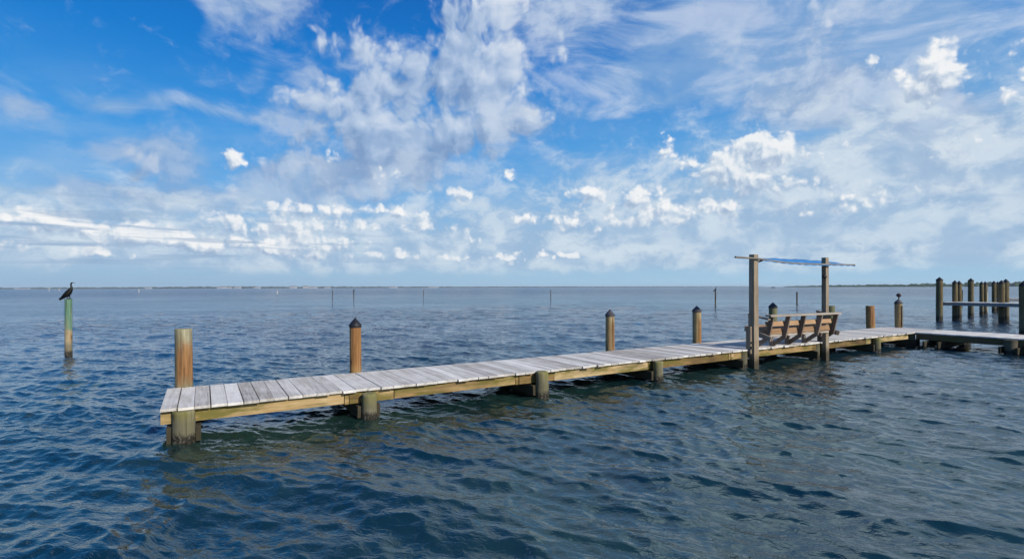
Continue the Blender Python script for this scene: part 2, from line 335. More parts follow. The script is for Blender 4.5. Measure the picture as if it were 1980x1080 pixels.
def tree_mat(name, a, c, sc):
    m, g, b = new_mat(name)
    co = g.node('ShaderNodeTexCoord').outputs['Object']
    n = g.noise(co, sc, 6, .65); n2 = g.noise(co, sc * .12, 3, .5)
    g.put(b.inputs['Base Color'], g.mix(g.ss(n * .7 + n2 * .3, .35, .65), a, c)); b.inputs['Roughness'].default_value = .9
    b.inputs['Specular IOR Level'].default_value = .1
M['mangrove'] = None
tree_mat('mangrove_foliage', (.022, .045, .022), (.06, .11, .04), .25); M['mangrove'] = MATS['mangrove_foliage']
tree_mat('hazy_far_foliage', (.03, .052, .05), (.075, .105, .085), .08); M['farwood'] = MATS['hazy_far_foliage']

# ------------------------------------------------------------------ mesh building
class MB:
    def __init__(s): s.v, s.f, s.t, s.sm = [], [], [], []
    def add(s, vs, fs, tone=None, smooth=False):
        o = len(s.v); tone = random.random() if tone is None else tone
        s.v += [tuple(v) for v in vs]; s.f += [tuple(i + o for i in f) for f in fs]
        s.t += [tone] * len(fs); s.sm += [smooth] * len(fs)
    def box(s, x0, x1, y0, y1, z0, z1, tone=None, jit=0.0, ch=0.0):
        j = lambda: random.uniform(-jit, jit)
        if ch:
            P = []
            for z, k in ((z0, ch), (z0 + ch, 0), (z1 - ch, 0), (z1, ch)):
                P += [(x0 + k, y0 + k, z), (x1 - k, y0 + k, z), (x1 - k, y1 - k, z), (x0 + k, y1 - k, z)]
            Fs = [(3, 2, 1, 0), (12, 13, 14, 15)]
            for r in range(3):
                for i in range(4): Fs.append((r * 4 + i, r * 4 + (i + 1) % 4, r * 4 + 4 + (i + 1) % 4, r * 4 + 4 + i))
            s.add(P, Fs, tone); return
        P = [(x + j(), y + j(), z) for z in (z0, z1) for x, y in ((x0, y0), (x1, y0), (x1, y1), (x0, y1))]
        s.add(P, [(3, 2, 1, 0), (4, 5, 6, 7), (0, 1, 5, 4), (1, 2, 6, 5), (2, 3, 7, 6), (3, 0, 4, 7)], tone)
    def bar(s, a, b, w, h, up=(0, 0, 1), tone=None):
        """rectangular bar from a to b, w across, h along 'up'"""
        a, b = Vector(a), Vector(b); d = (b - a).normalized(); u = Vector(up); u = (u - d * u.dot(d)).normalized(); r = d.cross(u)
        P = [p + r * (w / 2 * i) + u * (h / 2 * k) for p in (a, b) for i, k in ((-1, -1), (1, -1), (1, 1), (-1, 1))]
        s.add(P, [(0, 1, 2, 3), (7, 6, 5, 4), (0, 4, 5, 1), (1, 5, 6, 2), (2, 6, 7, 3), (3, 7, 4, 0)], tone)
    def tube(s, pts, n=16, wob=0.0, tone=None, cap=True, seed=0):
        """pts: list of (center, radius) going up; sides wobble a little"""
        rnd = random.Random(seed); ph = [rnd.uniform(0, 6.28) for _ in range(4)]
        P, Fs = [], []
        for k, (c, r) in enumerate(pts):
            c = Vector(c)
            for i in range(n):
                a = 2 * math.pi * i / n
                q = r * (1 + wob * (math.sin(2 * a + ph[0] + k * .35) * .6 + math.sin(3 * a + ph[1] - k * .5) * .5 + math.sin(7 * a + ph[2]) * .25))
                P.append(c + Vector((math.cos(a) * q, math.sin(a) * q, 0)))
        for k in range(len(pts) - 1):
            for i in range(n): Fs.append((k * n + i, k * n + (i + 1) % n, (k + 1) * n + (i + 1) % n, (k + 1) * n + i))
        s.add(P, Fs, tone, True)
        if cap:
            o = (len(pts) - 1) * n
            s.add([P[o + i] for i in range(n)], [tuple(range(n))], tone)
            s.add([P[i] for i in range(n)], [tuple(reversed(range(n)))], tone)
    def pipe(s, a, b, r, n=10, tone=None):
        a, b = Vector(a), Vector(b); d = (b - a).normalized(); u = d.orthogonal().normalized(); w = d.cross(u)
        P = [p + u * (math.cos(2 * math.pi * i / n) * r) + w * (math.sin(2 * math.pi * i / n) * r) for p in (a, b) for i in range(n)]
        s.add(P, [(i, (i + 1) % n, n + (i + 1) % n, n + i) for i in range(n)], tone, True)
        s.add(P[:n], [tuple(reversed(range(n)))], tone); s.add(P[n:], [tuple(range(n))], tone)
    def build(s, name, mat, parent=None, loc=(0, 0, 0), rz=0):
        me = bpy.data.meshes.new(name); me.from_pydata(s.v, [], s.f); me.update()
        at_ = me.attributes.new('tone', 'FLOAT', 'FACE'); at_.data.foreach_set('value', s.t)
        me.polygons.foreach_set('use_smooth', s.sm)
        bm = bmesh.new(); bm.from_mesh(me); bmesh.ops.recalc_face_normals(bm, faces=bm.faces); bm.to_mesh(me); bm.free()
        me.materials.append(mat)
        o = bpy.data.objects.new(name, me); COL.objects.link(o); o.location = loc; o.rotation_euler = (0, 0, rz)
        if parent: o.parent = parent
        return o
def tag(o, label=None, cat=None, group=None, kind=None):
    if label: o['label'] = label
    if cat: o['category'] = cat
    if group: o['group'] = group
    if kind: o['kind'] = kind
    return o
def thing(name, label, cat, loc=(0, 0, 0), rz=0, group=None):
    o = bpy.data.objects.new(name, None); COL.objects.link(o); o.location = loc; o.rotation_euler = (0, 0, rz); o.empty_display_size = .2
    return tag(o, label, cat, group)

# ------------------------------------------------------------------ water
def build_water():
    # one sheet, fine near the viewpoint's bay and coarser outwards, displaced by a sum of wind waves
    rs = [0.0, 1.2]
    r = 1.6
    while r < 90: rs.append(r); r += max(.022, min(r * r / 1034 * .30, r * .018))
    while r < 12000: rs.append(r); r *= 1.07
    rs = np.array(rs[1:])
    fr = np.linspace(-R(58), R(58), 1150); bk = np.linspace(R(58), R(302), 62)[1:-1]
    th = np.concatenate([fr, bk]); nt, nr = len(th), len(rs)
    Rg, Th = np.meshgrid(rs, th, indexing='ij')
    X = Rg * np.sin(Th); Y = Rg * np.cos(Th); Z = np.zeros_like(X)
    dx = np.zeros_like(X); dy = np.zeros_like(X)
    dr = np.gradient(rs)[:, None] * np.ones((1, nt)); dt = np.abs(np.gradient(th))[None, :] * Rg
    sp = np.maximum(dr * .8, dt)
    K = 170
    lam = np.exp(RNG.uniform(math.log(.12), math.log(3.4), K))
    for i in range(K):
        l = lam[i]; k = 2 * math.pi / l
        base = math.atan2(-.89, -.45) if RNG.random() < .62 else math.atan2(-.35, -.94)
        a_ = base + RNG.normal(0, .30 if l > 1.5 else .50)
        slope = .0235 * (1.3 if l < .38 else (1.45 if l < .8 else .62)) * RNG.uniform(.5, 1.3)
        A_ = slope / k
        wgt = np.clip((l / sp - 2.2) / 2.0, 0, 1)
        # gusts: short waves come in patches
        if l < 1.2:
            gp = RNG.uniform(0, 6.28, 3); gl = RNG.uniform(4, 11, 3)
            wgt = wgt * (.72 + .55 * np.sin(X / gl[0] + gp[0]) * np.sin(Y / gl[1] + gp[1]))
        ca, sa = math.cos(a_), math.sin(a_)
        ph = k * (X * ca + Y * sa) + RNG.uniform(0, 6.28)
        Z += wgt * A_ * np.cos(ph)
        q = (1.15 if l < 1 else .85) * wgt * A_ * np.sin(ph)
        dx -= q * ca; dy -= q * sa
    X = X + dx; Y = Y + dy
    V = np.stack([X, Y, Z], -1).reshape(-1, 3)
    i = np.arange(nr - 1)[:, None]; j = np.arange(nt)[None, :]; j2 = (j + 1) % nt
    Q = np.stack([i * nt + j, i * nt + j2, (i + 1) * nt + j2, (i + 1) * nt + j], -1).reshape(-1, 4)
    c = len(V); V = np.vstack([V, [[0, 0, 0]]])
    tri = np.stack([np.full(nt, c), (np.arange(nt) + 1) % nt, np.arange(nt)], -1)
    me = bpy.data.meshes.new('water')
    nq, n3 = len(Q), len(tri)
    me.vertices.add(len(V)); me.vertices.foreach_set('co', V.astype(np.float32).ravel())
    me.loops.add(nq * 4 + n3 * 3); me.loops.foreach_set('vertex_index', np.concatenate([Q[:, ::-1].ravel(), tri[:, ::-1].ravel()]).astype(np.int32))
    me.polygons.add(nq + n3)
    me.polygons.foreach_set('loop_start', np.concatenate([np.arange(nq) * 4, nq * 4 + np.arange(n3) * 3]).astype(np.int32))
    me.update(calc_edges=True); me.validate()
    me.polygons.foreach_set('use_smooth', np.ones(nq + n3, bool))
    m, g, b = new_mat('bay_water')
    co = g.node('ShaderNodeTexCoord').outputs['Object']
    # murky green water over weed and sand patches
    pt = g.noise(g.vm('MULTIPLY', co, (.35, .35, .0)), 1, 4, .6); far = g.vm('LENGTH', co)
    dist = g.node('ShaderNodeVectorMath', operation='LENGTH'); g.put(dist.inputs[0], co); ds = E(g, dist.outputs['Value'])
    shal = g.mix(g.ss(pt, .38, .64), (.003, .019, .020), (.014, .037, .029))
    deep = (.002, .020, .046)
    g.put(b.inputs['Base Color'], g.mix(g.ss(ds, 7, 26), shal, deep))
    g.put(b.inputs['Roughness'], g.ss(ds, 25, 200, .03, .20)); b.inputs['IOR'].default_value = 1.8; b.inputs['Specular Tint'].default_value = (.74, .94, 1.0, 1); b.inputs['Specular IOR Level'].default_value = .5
    wv = g.vm('MULTIPLY', co, (1, 1, 0))
    ro = g.node('ShaderNodeVectorRotate', rotation_type='Z_AXIS'); g.put(ro.inputs['Vector'], wv); ro.inputs['Angle'].default_value = R(24)
    a1 = g.noise(g.vm('MULTIPLY', ro.outputs[0], (3.2, 6.5, 1)), 1, 3, .55, '2D', .4)
    a2 = g.noise(g.vm('MULTIPLY', ro.outputs[0], (9, 16, 1)), 1, 3, .55, '2D', .5)
    a3 = g.noise(g.vm('MULTIPLY', ro.outputs[0], (1.1, 2.6, 1)), 1, 4, .6, '2D', .4)
    gust = g.noise(g.vm('MULTIPLY', co, (.05, .12, 0)), 1, 4, .55, '2D')
    gs = g.ss(gust, .30, .68, .55, 1.25)
    a4 = g.noise(g.vm('MULTIPLY', ro.outputs[0], (.22, .6, 1)), 1, 4, .6, '2D', .4)
    h = (a1 * g.ss(ds, 5, 14, .006, .030) * g.ss(ds, 50, 22) + a2 * g.ss(ds, 20, 9, .0, .0055)) * gs + a3 * g.ss(ds, 12, 40, .0, .23) * gs * g.ss(ds, 160, 70) + a4 * g.ss(ds, 40, 140, 0, .8) * gs
    bn = g.node('ShaderNodeBump'); bn.inputs['Strength'].default_value = 1.0; bn.inputs['Distance'].default_value = 1.0
    g.put(bn.inputs['Height'], h); g.put(b.inputs['Normal'], bn.outputs[0])
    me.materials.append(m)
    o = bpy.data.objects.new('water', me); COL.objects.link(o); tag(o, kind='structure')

# ------------------------------------------------------------------ dock
DZ = .47
P0 = at(309.5, 790, DZ); P0.z = 0
DA = R(90 - 59.2)
Dv = Vector((math.cos(DA), math.sin(DA), 0)); Av = Vector((-Dv.y, Dv.x, 0))
def L2W(s, t, z=0.0): p = P0 + Dv * s + Av * t; return Vector((p.x, p.y, z))
def s_of(px, t):
    u = (px - 990) / F
    return (u * (P0.y + Av.y * t) - P0.x - Av.x * t) / (Dv.x - u * Dv.y)
WID = 1.535; S_END = 22.45; S_BR = 20.7; T_BR = -6.5

def pile_mesh(mb, x, y, z0, z1, r, seed, taper=.04, round_top=False, lean=(0, 0)):
    rn = random.Random(seed); pts = []
    zs = [z0 + (-.12 - z0) * k / 3 for k in range(3)] + [-.12 + .022 * k for k in range(14)] + [.19 + (z1 - .19) * k / 9 for k in range(10)]
    for z in zs:
        f = (z - z0) / (z1 - z0); cr = max(0, 1 - abs(z - .02) / .15)
        pts.append(((x + lean[0] * f, y + lean[1] * f, z), r * (1 + taper * (1 - f) + rn.uniform(-.006, .006) + cr * rn.uniform(.01, .10))))
    if round_top:
        c, rr = pts[-1]
        pts += [((c[0], c[1], z1 + r * .10), rr * .90), ((c[0], c[1], z1 + r * .16), rr * .66)]
    else:
        c, rr = pts[-1]; pts.append(((c[0], c[1], z1 + .008), rr * .965))
    mb.tube(pts, 28, .018, seed=seed)

def build_dock():
    dk = thing('wooden_dock', 'long low grey plank dock on stubby pilings, turning a corner at its far end', 'dock', P0, DA)
    b = MB(); s = 0.0; k = 0
    while s < S_END - .1:
        w = random.choice((.178, .184, .184, .187)); w = min(w, S_END - s)
        a = random.uniform(-.03, .016); c = random.uniform(-.012, .012); dz = random.uniform(-.003, .003)
        b.box(s, s + w - .004, -.055 + a, WID + c, DZ - .036 + dz, DZ + dz, jit=.0035, ch=0)
        for ty in (.03, .765, WID - .035):
            for fx in (.22, .78):
                nx, ny = s + w * fx + random.uniform(-.012, .012), ty + random.uniform(-.012, .012); e_ = .0055
                b.add([(nx + e_ * math.cos(a_ * math.pi / 3), ny + e_ * math.sin(a_ * math.pi / 3), DZ + dz + .0015) for a_ in range(6)], [tuple(range(6))], -1.0)
        s += w + random.uniform(.001, .009); k += 1
    b.build('decking', M['deck'], dk)
    b = MB(); t = -.075
    while t > T_BR:
        w = random.choice((.14, .184, .184)); a = random.uniform(-.015, .015); dz = random.uniform(-.003, .003)
        b.box(S_BR + a - .03, S_END + .03, t - w + .004, t, DZ - .036 + dz, DZ + dz, jit=.0015)
        t -= w + random.uniform(.004, .01)
    b.build('branch_decking', M['deck_cross'], dk)
    # stringers, in lapped lengths with blocking between
    def stringer(x0, x1, y0, y1, mat, z1=DZ - .045, h=.165):
        q = MB(); q.box(x0, x1, y0, y1, z1 - h, z1, jit=.002); return q.build('stringer', mat, dk)
    cuts = [-.005, 2.28, 2.62 + .42, 5.27, 6.12, 8.55, 11.2, 11.72, 14.75, 17.62, 18.2, S_BR - .35]
    for a, c in zip(cuts[:-1], cuts[1:]):
        stringer(a + .006, c - .006, .0 + random.uniform(-.004, .004), .055, M['stringer'], h=.165 + random.uniform(-.01, .012))
    for (a, c) in ((2.35, 2.5), (5.34, 5.49), (11.27, 11.36)):
        q = MB(); q.box(a, c, -.02, -.001, DZ - .21, DZ - .05); q.build('splice_block', M['stringer'], dk)
    for y in (.74, WID - .06):
        for a, c in ((0, 6), (6.01, 12), (12.01, 18), (18.01, S_END - .06)): stringer(a, c, y, y + .05, M['stringer'])
    for x in (S_BR, S_BR + .85, S_END - .06): 
        for a, c in ((-.08, -3.2), (-3.21, T_BR)): stringer(x, x + .05, c, a, M['stringer_cross'], h=.185)
    q = MB(); q.box(S_END - .005, S_END + .04, -.06, WID, DZ - .22, DZ - .045); q.build('end_joist', M['stringer_cross'], dk)
    # bents: a pile at the front edge, a pile at the back edge, two cross beams clamped to them
    fr = [(.25, -.02, DZ - .05, .130, 'pile_support', 0), (2.62, -.115, DZ - .075, .110, 'pile_support', 1), (5.76, -.125, DZ - .012, .115, 'pile_support', 1), (8.72, -.115, DZ - .05, .106, 'pile_support', 1),
          (11.78, .07, DZ - .06, .13, 'pile_wet', 0), (15.0, .09, DZ - .06, .13, 'pile_wet', 0), (18.03, -.11, DZ - .06, .10, 'pile_support', 0), (20.75, .10, DZ - .06, .13, 'pile_wet', 0)]
    for i, (x, y, zt, r, mt, rt) in enumerate(fr):
        q = MB(); pile_mesh(q, x, y, -1.2, zt, r, 40 + i, round_top=bool(rt)); p = q.build('support_piling', M[mt], dk)
        for sx in (-1, 1):
            cb = MB(); x0 = x + sx * (r + .032)
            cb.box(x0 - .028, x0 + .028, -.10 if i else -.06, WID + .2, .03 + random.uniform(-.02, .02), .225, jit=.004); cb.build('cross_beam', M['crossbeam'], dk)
    for i, x in enumerate((5.92, 17.9)):
        q = MB(); pile_mesh(q, x, WID - .02, -1.2, DZ - .06, .14, 70 + i); q.build('support_piling', M['pile_wet'], dk)
    for i, (x, y) in enumerate(((S_BR - .12, -2.45), (S_BR + .02, -5.2), (S_END + .12, -.75), (S_END + .1, -2.7))):
        q = MB(); pile_mesh(q, x, y, -1.2, DZ - .05, .15, 80 + i); q.build('support_piling', M['pile_wet' if x < S_END else 'pile_support'], dk)
    for y in (-.6, -2.45, -5.2):
        for sy in (-1, 1):
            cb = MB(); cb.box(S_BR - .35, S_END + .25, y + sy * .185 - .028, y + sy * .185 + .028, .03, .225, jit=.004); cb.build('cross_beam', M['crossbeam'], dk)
    return dk

def cap_mesh(r, z, pointed=1.0, seed=0):
    q = MB()
    q.tube([((0, 0, z - .055), r * 1.08), ((0, 0, z - .012), r * 1.10), ((0, 0, z), r * 1.06), ((0, 0, z + .045 * pointed), r * .70), ((0, 0, z + .085 * pointed), r * .34), ((0, 0, z + .115 * pointed), r * .10), ((0, 0, z + .122 * pointed), .004)], 28, 0, seed=seed)
    return q
def post(loc, z1, r, mat, label, cap=None, group=None, cat='post', name='mooring_post', seed=0, lean=(0, 0), rz=0, z0=-1.3, pointed=1.0):
    o = thing(name, label, cat, loc, rz, group)
    if lean == (0, 0):
        rl = random.Random(seed * 3 + 1); lean = (rl.uniform(-.022, .022), rl.uniform(-.02, .02))
    q = MB(); pile_mesh(q, 0, 0, z0, z1, r, seed, lean=lean); q.build('shaft', M[mat], o)
    if cap:
        c = cap_mesh(r, z1, pointed, seed).build('cap', M[cap], o); c.location = (lean[0], lean[1], 0)
    return o
def mooring_posts():
    gp = 'mooring posts along the back edge of the dock'
    T = WID + .10
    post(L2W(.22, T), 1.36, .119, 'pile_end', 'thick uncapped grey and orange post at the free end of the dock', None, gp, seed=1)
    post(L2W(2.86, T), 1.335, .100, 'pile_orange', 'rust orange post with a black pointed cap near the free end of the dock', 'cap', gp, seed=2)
    post(L2W(8.94, T), 1.34, .106, 'pile_mixed', 'olive and orange post with a faded grey cap, between the free end and the bench', 'cap_grey', gp, seed=3)
    post(L2W(12.08, T), 1.36, .114, 'pile_mixed', 'olive and orange post with a dark grey cap, just before the bench shelter', 'cap_grey', gp, seed=4)
    post(L2W(15.54, T), 1.39, .118, 'pile_green', 'grey capped post showing its top half behind the bench', 'cap_grey', gp, seed=5)
    post(L2W(18.81, T), 1.33, .125, 'pile_green', 'olive flat topped post half hidden behind the right end of the bench', None, gp, seed=6)
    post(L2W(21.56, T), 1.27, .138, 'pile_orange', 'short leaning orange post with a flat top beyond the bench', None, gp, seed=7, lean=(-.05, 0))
    o = post(L2W(22.62, 1.2), 1.40, .118, 'pile_mixed', 'peeling post topped by a dark ball finial at the corner of the dock', 'cap_grey', gp, seed=8)
    q = MB(); q.tube([((0, 0, 1.50), .018), ((0, 0, 1.60), .018)], 10)
    f = q.build('finial_rod', M['bolt'], o)
    q = MB()
    q.tube([((0, 0, 1.585 + .075 - .075 * math.cos(a)), max(.004, .078 * math.sin(a))) for a in [math.pi * k / 10 for k in range(11)]], 16, .05, seed=3)
    q.build('finial_ball', M['finial'], o)
    q = MB(); q.box(-.05, .03, -.125, -.112, .50, 1.28); pl = q.build('pale_batten', M['pole_grey'], o, rz=R(30))

# ------------------------------------------------------------------ bench and shelter
def build_bench():
    o = thing('garden_bench', 'weathered wooden slatted bench facing the bay, seen from behind', 'bench', P0, DA)
    SS = [12.38, 13.08, 13.76, 14.54, 15.31]
    seatz = lambda t: .78 + .30 * (t + .2)
    bx = lambda z: -.20 - .20 * (z - .76) - .02          # back leans out over the water
    for i, x in enumerate(SS):
        q = MB(); q.bar((x, bx(.72), .72), (x + .03, bx(1.27), 1.27), .042, .115, (0, 1, 0)); q.build('back_support', M['bench_frame'], o)
        q = MB(); q.bar((x + .05, -.33, seatz(-.33) - .03), (x + .05, .36, seatz(.36) - .03), .042, .09); q.build('seat_rail', M['bench_frame'], o)
        q = MB(); q.bar((x + .005, -.24, .745), (x + .005, .13, .475), .042, .10, (0, 0, 1)); q.build('brace', M['bench_frame'], o)
        q = MB(); q.bar((x - .04, .10, DZ + .003), (x - .04, .10, seatz(.10) - .03), .042, .095, (0, 1, 0)); q.build('leg', M['bench_frame'], o)
    x0, x1 = 12.32, 15.44
    for z, h in ((1.02 + .05, .125), (.875, .135)):
        q = MB(); t = bx(z) + .075
        P = [(x0 + .02, t, z), (x1 - .12, t, z - .01)]
        q.bar(P[0], P[1], .024, h, (0, .2, 1)); q.build('back_slat', M['bench_slat'], o)
    q = MB(); t = bx(.77) + .03; q.bar((x0 + .03, t + .03, .775), (x1 - .22, t + .03, .755), .05, .045, (0, .2, 1)); q.build('back_foot_rail', M['bench_grey'], o)
    q = MB(); q.bar((x0 - .06, bx(1.28) - .0, 1.285), (x1 + .02, bx(1.28), 1.262), .15, .048); q.build('top_rail', M['bench_grey'], o)
    for t in (-.10, .04, .18, .32):
        for a, c in ((x0 + .02, 15.04), (15.30, x1 - .08)) if t < .06 else ((x0 + .02, x1 - .08),):
            q = MB(); q.bar((a, t, seatz(t) + .03), (c, t, seatz(t) + .03), .125, .026, (0, -.3, 1)); q.build('seat_slat', M['bench_slat'], o)
    for x in (x0 - .03, x1 - .06):
        q = MB(); q.bar((x, bx(1.2) - .02, 1.195), (x, .22, 1.305), .10, .038); a = q.build('armrest', M['bench_grey'], o)
        q = MB(); q.bar((x + .02, .19, seatz(.19)), (x + .02, .19, 1.28), .05, .09, (0, 1, 0)); q.build('arm_post', M['bench_frame'], o)
        q = MB(); q.bar((x + .02, -.36, .715), (x + .02, .34, .935), .05, .11); q.build('side_rail', M['bench_grey'], o)

def build_shelter():
    o = thing('bench_shelter', 'open frame of two square grey posts and a pole carrying a blue tarp', 'shelter', P0, DA)
    for x, w, zt in ((12.02, .175, 2.78), (15.20, .150, 2.79)):
        q = MB(); n = 7
        P, Fs = [], []
        for k in range(n + 1):
            z = -1.2 + (zt + 1.2) * k / n; e = random.uniform(-.006, .006); h = w / 2 * (1.06 - .10 * k / n)
            for i, j in ((-1, -1), (1, -1), (1, 1), (-1, 1)): P.append((x + i * h + e, -.10 + j * h * .8, z))
        for k in range(n):
            for i in range(4): Fs.append((k * 4 + i, k * 4 + (i + 1) % 4, k * 4 + 4 + (i + 1) % 4, k * 4 + 4 + i))
        Fs.append(tuple(range(n * 4, n * 4 + 4)))
        q.add(P, Fs, .5); q.build('post', M['post_grey'], o)
    q = MB(); q.bar((11.885, -.06, DZ - .10), (11.885, -.06, 1.03), .06, .12, (0, 1, 0)); q.build('side_board', M['post_grey'], o)
    for z, r in ((.52, .034), (.64, .022)):
        q = MB(); q.pipe((11.885, -.12, z), (11.885, -.15, z), r); q.build('bolt', M['bolt'], o)
    KZ = [(11.17, 2.69), (12.02, 2.675), (12.6, 2.635), (13.2, 2.60), (14.2, 2.585), (15.2, 2.598), (16.55, 2.61)]
    def zb(s_):
        for (a, za), (c, zc) in zip(KZ[:-1], KZ[1:]):
            if s_ <= c: return za + (zc - za) * (s_ - a) / (c - a)
        return KZ[-1][1]
    q = MB()
    for a, c in zip(KZ[:-1], KZ[1:]): q.pipe((a[0], -.205, a[1]), (c[0], -.205, c[1]), .023, 12, .5)
    q.build('front_pole', M['pole_grey'], o)
    zk = lambda s_: 2.815 + .025 * math.sin(math.pi * min(1, max(0, (s_ - 14.2) / 4.0))) - .02 * (s_ - 14.2) / 4
    q = MB(); q.pipe((14.2, 1.2, zk(14.2) - .03), (18.2, 1.2, zk(18.2) - .03), .022, 10); q.build('back_pole', M['pole_grey'], o)
    for a, c in ((12.12, 14.35), (15.3, 18.0)):
        q = MB(); q.bar((a, -.12, 2.60), (c, 1.2, 2.76), .04, .05); q.build('rafter', M['pole_grey'], o)
    # tarp: laced over the sagging front pole, rising to the back pole
    q = MB(); nu, nv = 96, 10; P = []
    for v in range(nv + 1):
        f = v / nv
        for u in range(nu + 1):
            e = u / nu
            sf = 12.15 + (16.53 - 12.15) * e; sb = 14.25 + (18.3 - 14.25) * e
            s_ = sf + (sb - sf) * f; t_ = -.245 + 1.45 * f
            z = (zb(sf) + .012) * (1 - f) + zk(sb) * f + .007 * math.sin(e * 19 + f * 5) * f + .004 * math.sin(e * 47) * f - .025 * math.sin(math.pi * f)
            if v == 0: z -= .030 + .018 * abs(math.sin(e * 40))
            P.append((s_, t_, z))
    Fs = [(v * (nu + 1) + u, v * (nu + 1) + u + 1, (v + 1) * (nu + 1) + u + 1, (v + 1) * (nu + 1) + u) for v in range(nv) for u in range(nu)]
    q.add(P, Fs, .5, True); tp = q.build('tarp', M['tarp'], o)
    so_ = tp.modifiers.new('thickness', 'SOLIDIFY'); so_.thickness = .006
    q = MB(); q.tube([((15.105, -.13, 2.265 - .058 + .058 * (1 - math.cos(a))), max(.004, .062 * math.sin(a))) for a in [math.pi * k / 10 for k in range(11)]], 14)
    q.build('round_knob', M['bolt'], o)

# ------------------------------------------------------------------ cormorant
def skin_mesh(name, pts, edges, radii, mat, parent, sub=2, root=0):
    me = bpy.data.meshes.new(name); me.from_pydata(pts, edges, []); me.update()
    o = bpy.data.objects.new(name, me); COL.objects.link(o)
    o.modifiers.new('skin', 'SKIN'); 
    if not me.skin_vertices:
        me.attributes.new
    sv_ = me.skin_vertices[0].data
    for i, r in enumerate(radii): sv_[i].radius = r if isinstance(r, tuple) else (r, r)
    sv_[root].use_root = True
    sb = o.modifiers.new('sub', 'SUBSURF'); sb.levels = sub; sb.render_levels = sub
    dg = bpy.context.evaluated_depsgraph_get(); ev = o.evaluated_get(dg); m2 = bpy.data.meshes.new_from_object(ev)
    bpy.data.objects.remove(o); m2.name = name
    m2.polygons.foreach_set('use_smooth', [True] * len(m2.polygons)); m2.materials.clear(); m2.materials.append(mat)
    r = bpy.data.objects.new(name, m2); COL.objects.link(r)
    if parent: r.parent = parent
    return r
def make_bird(name, label, loc, rz, k=1.0, group=None):
    o = thing(name, label, 'bird', loc, rz, group); o.scale = (k, k, k)
    pts = [(-.02, 0, .16), (.055, 0, .235), (.10, 0, .30), (.105, 0, .35), (.088, 0, .40), (.092, 0, .445), (.118, 0, .472), (.150, 0, .470),
           (-.10, 0, .085), (-.15, 0, .035), (-.215, 0, .005), (-.255, 0, -.03),
           (.0, .035, .09), (.015, .045, .035), (.0, -.035, .09), (.015, -.045, .035)]
    ed = [(0, 1), (1, 2), (2, 3), (3, 4), (4, 5), (5, 6), (6, 7), (0, 8), (8, 9), (9, 10), (10, 11), (0, 12), (12, 13), (0, 14), (14, 15)]
    rd = [(.072, .078), (.068, .075), (.045, .045), (.026, .026), (.021, .021), (.021, .021), (.025, .025), (.014, .014), (.055, .06), (.035, .045), (.014, .04), (.007, .045), (.034, .034), (.018, .018), (.034, .034), (.018, .018)]
    skin_mesh('body', pts, ed, rd, M['feather'], o)
    q = MB(); q.bar((.150, 0, .470), (.205, 0, .470), .012, .016); q.bar((.203, 0, .471), (.213, 0, .458), .010, .010); q.build('bill', M['bill'], o)
    for s in (-1, 1):
        q = MB(); q.add([(-.0, s * .045, 0), (.085, s * .015, -.004), (.095, s * .05, -.006), (.075, s * .09, -.004), (-.0, s * .045, .04), (.02, s * .045, .025)], [(0, 1, 2), (0, 2, 3), (0, 1, 5), (1, 2, 5), (2, 3, 5), (3, 0, 5), (0, 5, 4)]); q.build('foot', M['feather'], o)
        # folded wing lying along the flank
        W = [(.07, s * .066, .27), (.03, s * .080, .18), (-.07, s * .074, .085), (-.17, s * .045, .012), (-.20, s * .025, .022), (-.10, s * .060, .125), (.0, s * .070, .225)]
        q = MB(); n = len(W); q.add(W + [(x, y + s * .012, z) for x, y, z in W], [tuple(range(n)), tuple(range(2 * n - 1, n - 1, -1))] + [(i, (i + 1) % n, n + (i + 1) % n, n + i) for i in range(n)]); q.build('wing', M['feather'], o)
    return o
def copy_tree(src, loc, label, k=None, rz=None):
    r = src.copy(); COL.objects.link(r); r.location = loc; r['label'] = label
    if k: r.scale = (k, k, k)
    if rz is not None: r.rotation_euler = (0, 0, rz)
    for c in src.children:
        d = c.copy(); COL.objects.link(d); d.parent = r
        for e in c.children: h = e.copy(); COL.objects.link(h); h.parent = d
    return r

